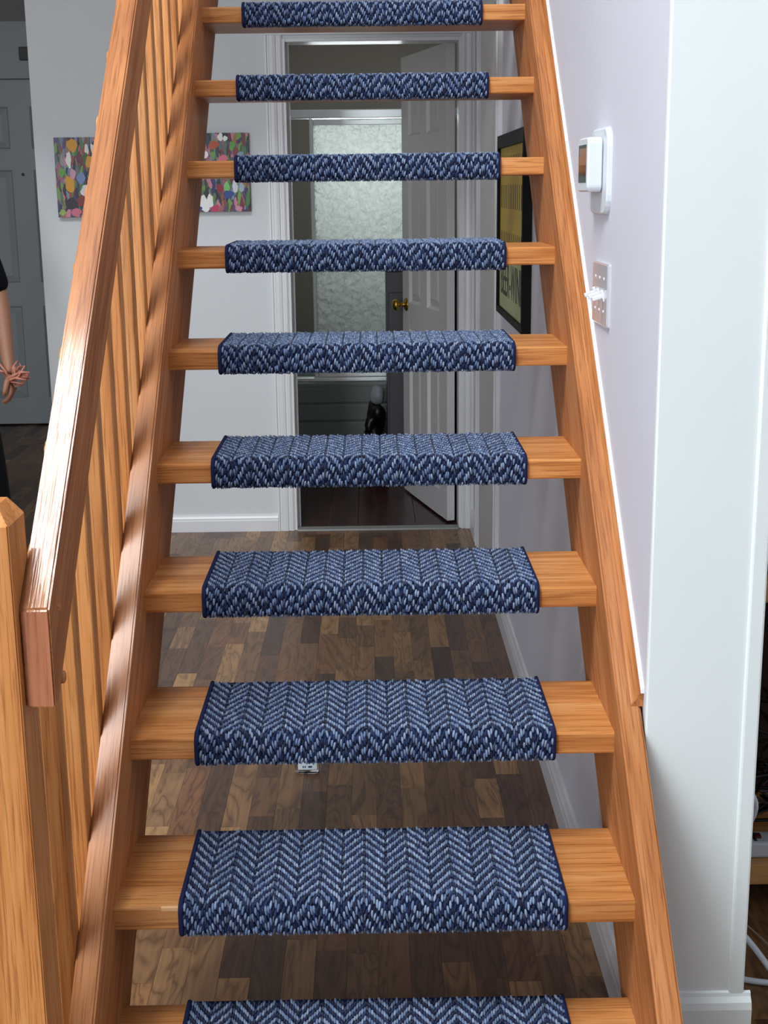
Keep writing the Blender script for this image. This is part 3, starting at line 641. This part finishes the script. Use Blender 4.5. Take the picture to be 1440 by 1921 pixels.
# ------------------------------------------------------------------ shelf unit with equipment beyond the partition
PINE = wood('pine_board', 'x', ('#a8783e', '#bf9054', '#cfa268'), .45, .1, pores=False)
sh = thing('shelf_unit', 'low pine shelf unit just past the white wall at the right edge', 'shelf', (.70, .62, 0))
for z in (.058, .662): B1('shelf_board', PINE, sh, 0, .95, 0, .36, z, z+.045, bev=.002)
B1('shelf_board', PINE, sh, 0, .95, 0, .36, 1.28, 1.31, bev=.002)
for x in (.0, .905):
    B1('side_panel', PINE, sh, x, x+.045, .05, .36, 0, .058); B1('side_panel', PINE, sh, x, x+.045, .05, .36, .103, .662); B1('side_panel', PINE, sh, x, x+.045, .05, .36, .707, 1.28)
B1('back_panel', mat('dark_brown_panel', '#2a1812', .8), sh, 0, .95, .36, .368, .045, 1.31)
tag(B1('amplifier', BLACK, None, .752, 1.4, .66, .93, .708, .96, bev=.006), 'black electronic box on the upper pine shelf board', 'electronics')
ps2 = thing('power_strip', 'pale grey power strip lying on the lowest pine shelf board', 'power strip', (.76, .645, .104))
B1('body', mat('light_grey_plastic', '#c3c8cc', .4), ps2, 0, .36, 0, .055, 0, .035, bev=.006)
B1('switch', mat('red_switch', '#5a1a18', .4), ps2, .02, .04, .018, .036, .035, .040, bev=.001)
def cable(name, pts, r, m, label, cat='cable', group=None, sub=8):
    P = [Vector(p) for p in pts]; out = []
    for i in range(len(P)-1):
        p0, p1, p2, p3 = P[max(i-1, 0)], P[i], P[i+1], P[min(i+2, len(P)-1)]
        for k in range(sub):
            t = k/sub; out.append(.5*((2*p1)+(p2-p0)*t+(2*p0-5*p1+4*p2-p3)*t*t+(3*p1-p0-3*p2+p3)*t**3))
    out.append(P[-1]); bm = bmesh.new(); tube(bm, out, r, 7)
    return tag(obj(name, bm, m), label, cat, group)
rnd = random.Random(9)
ct = thing('cable_tangle', 'tangle of thin black cables above the power strip', 'cables', (0, 0, 0))
for k in range(9):
    pts = []; x, z = .765+.01*rnd.random(), .33
    for j in range(9): pts.append((.755+rnd.uniform(0, .14), .64+rnd.uniform(.0, .12)+(.08 if j == 0 else 0), max(.135, .40-j*.03+rnd.uniform(-.03, .03))))
    o = cable('cable', pts, .0035, BLACK, '', ''); o.parent = ct
    for q in ('label', 'category'): del o[q]
cable('white_cable', [(.735, .66, .30), (.77, .62, .245), (.765, .63, .19), (.74, .62, .15), (.722, .64, .148)], .0045, WHITEP, 'thick white cable looping above the power strip')
cable('white_cable', [(.66, .44, .10), (.70, .40, .070), (.735, .36, .030), (.745, .35, .010), (.72, .35, .008), (.66, .37, .008)], .006, WHITEP, 'thick white cable loop on the floor beside the wall corner')
cable('white_cable', [(.66, .52, .10), (.74, .46, .04), (.80, .38, .008), (.88, .30, .006), (1.0, .28, .006)], .0022, mat('thin_cord', '#8b7c6c', .5), 'thin pale cord running down to the brown floor')
cable('white_cable', [(.86, .02, .006), (.77, .07, .006), (.755, .13, .006), (.80, .17, .006), (.90, .18, .006)], .0045, WHITEP, 'white cable curling on the floor at the right edge of the picture')
# ------------------------------------------------------------------ person at the left edge
SKIN = mat('skin', '#a5765e', .5); SKIN.node_tree.nodes['Principled BSDF'].inputs['Subsurface Weight'].default_value = .08
CLOTH = mat('black_fabric', '#0f1014', .9, spec=.15); HAIR = mat('dark_hair', '#1c1512', .6)
def skin_obj(name, verts, edges, rad, m, parent, sub=2, root=0):
    me = bpy.data.meshes.new(name); me.from_pydata(verts, edges, []); o = bpy.data.objects.new(name+'_tmp', me); COL.objects.link(o)
    sk = o.modifiers.new('s', 'SKIN'); sk.use_smooth_shade = True
    for i, d in enumerate(me.skin_vertices[0].data):
        r = rad[i]; d.radius = r if isinstance(r, tuple) else (r, r); d.use_root = (i == root)
    sb = o.modifiers.new('b', 'SUBSURF'); sb.levels = sub; sb.render_levels = sub
    bpy.context.view_layer.update()
    nm = bpy.data.meshes.new_from_object(o.evaluated_get(bpy.context.evaluated_depsgraph_get())); bpy.data.objects.remove(o)
    nm.materials.clear(); nm.materials.append(m); nm.name = name
    for p in nm.polygons: p.use_smooth = True
    r = bpy.data.objects.new(name, nm); COL.objects.link(r); r.parent = parent; return r
pr_ = thing('person', 'person in a black short-sleeved top and black trousers standing at the left edge', 'person', (-1.665, 3.30, 0))
# body graph: x towards the picture's right, y away, z up
v, e, r = [], [], []
def j(p, rad, link=None):
    v.append(p); r.append(rad); k = len(v)-1
    if link is not None: e.append((link, k))
    return k
pel = j((0, 0, .93), (.15, .11)); sp = j((0, .005, 1.08), (.125, .095), pel); ch = j((0, .0, 1.26), (.15, .105), sp); nk0 = j((0, .01, 1.40), (.075, .07), ch); nk = j((0, -.0, 1.46), (.052, .052), nk0)
hd = j((0, -.015, 1.54), (.072, .082), nk); j((0, -.012, 1.63), (.070, .085), hd)
HANDZ = .755
for s in (1, -1):
    sh_ = j((s*.165, .0, 1.355), .055, ch)
    if s > 0: el = j((.262, .03, 1.07), .040, sh_); wr = j((.296, -.05, .835), .027, el); pm = j((.305, -.065, .78), (.036, .022), wr)
    else: el = j((-.24, .03, 1.08), .038, sh_); wr = j((-.25, -.03, .84), .026, el); pm = j((-.25, -.04, .77), (.036, .018), wr)
    hp = j((s*.09, 0, .86), .085, pel); kn = j((s*.10, -.01, .48), .055, hp); an = j((s*.10, .02, .09), .036, kn); j((s*.105, -.12, .035), .035, an)
bodyo = skin_obj('body', v, e, r, SKIN, pr_)
# fingers: each its own tapered chain rooted in the palm
def fingers(cx, cy, cz, s):
    bm = bmesh.new()
    for k, (dy, ln) in enumerate(((-.030, .070), (-.010, .078), (.010, .073), (.030, .058))):
        p = [(cx-.003*s, cy+dy, cz+.005), (cx+.002*s, cy+dy*1.05, cz-ln*.45), (cx-.012*s, cy+dy*1.05, cz-ln*.8), (cx-.03*s, cy+dy, cz-ln*.98)]
        tube(bm, p, [.010, .0092, .0082, .006], 8)
    tube(bm, [(cx, cy-.025, cz+.03), (cx-.006*s, cy-.052, cz+.005), (cx-.012*s, cy-.058, cz-.022), (cx-.018*s, cy-.055, cz-.04)], [.012, .011, .0095, .007], 8)
    return bm
obj('hand', fingers(.309, -.068, .752, 1), SKIN, bodyo); obj('hand', fingers(-.252, -.045, .735, -1), SKIN, bodyo)
# face
bm = bmesh.new(); lathe(bm, [(.001, -.03), (.010, -.02), (.014, -.008), (.006, .02), (.001, .03)], 10, Matrix.Translation((0, -.105, 1.565)) @ Matrix.Rotation(-.25, 4, 'X')); obj('nose', bm, SKIN, bodyo)
for s in (1, -1):
    bm = bmesh.new(); bmesh.ops.create_uvsphere(bm, u_segments=12, v_segments=8, radius=.012, matrix=Matrix.Translation((s*.031, -.088, 1.585))); obj('eye', bm, mat('eye_white', '#e8e4de', .2), bodyo)
    bm = bmesh.new(); bmesh.ops.create_uvsphere(bm, u_segments=10, v_segments=8, radius=1, matrix=Matrix.Translation((s*.078, 0, 1.572)) @ Matrix.Diagonal((.008, .017, .03, 1))); obj('ear', bm, SKIN, bodyo)
bm = bmesh.new(); tube(bm, [(-.022, -.094, 1.522), (0, -.100, 1.520), (.022, -.094, 1.522)], [.003, .006, .003], 6); obj('mouth', bm, mat('lips', '#8e4f47', .5), bodyo)
bm = bmesh.new(); blob(bm, (0, .02, 1.63), (.088, .098, .085), 8, .04); obj('hair', bm, HAIR, pr_)
# clothing
v, e, r = [], [], []
a = j((0, 0, .90), (.17, .125)); b = j((0, .005, 1.08), (.15, .115), a); c = j((0, 0, 1.26), (.165, .12), b); d = j((0, .01, 1.40), (.075, .07), c)
for s in (1, -1):
    q = j((s*.17, .0, 1.352), .068, c); q = j((s*.225, .015, 1.2), .060, q); j((s*(.260 if s > 0 else .243), .028, 1.075), .056, q); 
skin_obj('shirt', v, e, r, CLOTH, pr_)
v, e, r = [], [], []
a = j((0, 0, .93), (.155, .12))
for s in (1, -1):
    q = j((s*.095, 0, .84), .100, a); q = j((s*.150, -.01, .48), .100, q); j((s*.165, .015, .10), .098, q)
skin_obj('trousers', v, e, r, CLOTH, pr_)
for s in (1, -1):
    bm = bmesh.new(); blob(bm, (s*.115, -.06, .040), (.046, .13, .043), 2, .02); obj('shoe', bm, BLACK, pr_)
# coral cords held in the hand
CORAL = mat('coral_cord', '#c98672', .6); cd_ = thing('cord_bundle', 'bundle of tangled coral pink cords held in the person\'s hand', 'cord', (-1.352, 3.22, .775))
rnd = random.Random(31)
for k in range(13):
    bm = bmesh.new(); an = rnd.uniform(-.3, 2.6); ln = rnd.uniform(.045, .082); px, pz = math.cos(an), math.sin(an)
    c0 = Vector((rnd.uniform(-.015, .01), rnd.uniform(-.03, .02), rnd.uniform(-.02, .01))); s = rnd.choice((-1, 1))
    pts = [c0, c0+Vector((px*ln*.5-s*pz*.012, rnd.uniform(-.03, .0), pz*ln*.5+s*px*.012)), c0+Vector((px*ln-s*pz*.006, rnd.uniform(-.03, .01), pz*ln)), c0+Vector((px*ln*.75+s*pz*.014, 0, pz*ln*.75-s*px*.014)), c0+Vector((px*.01, 0, pz*.01))]
    tube(bm, pts if k % 3 else pts[:3], .0042, 7); obj('cord', bm, CORAL, cd_)
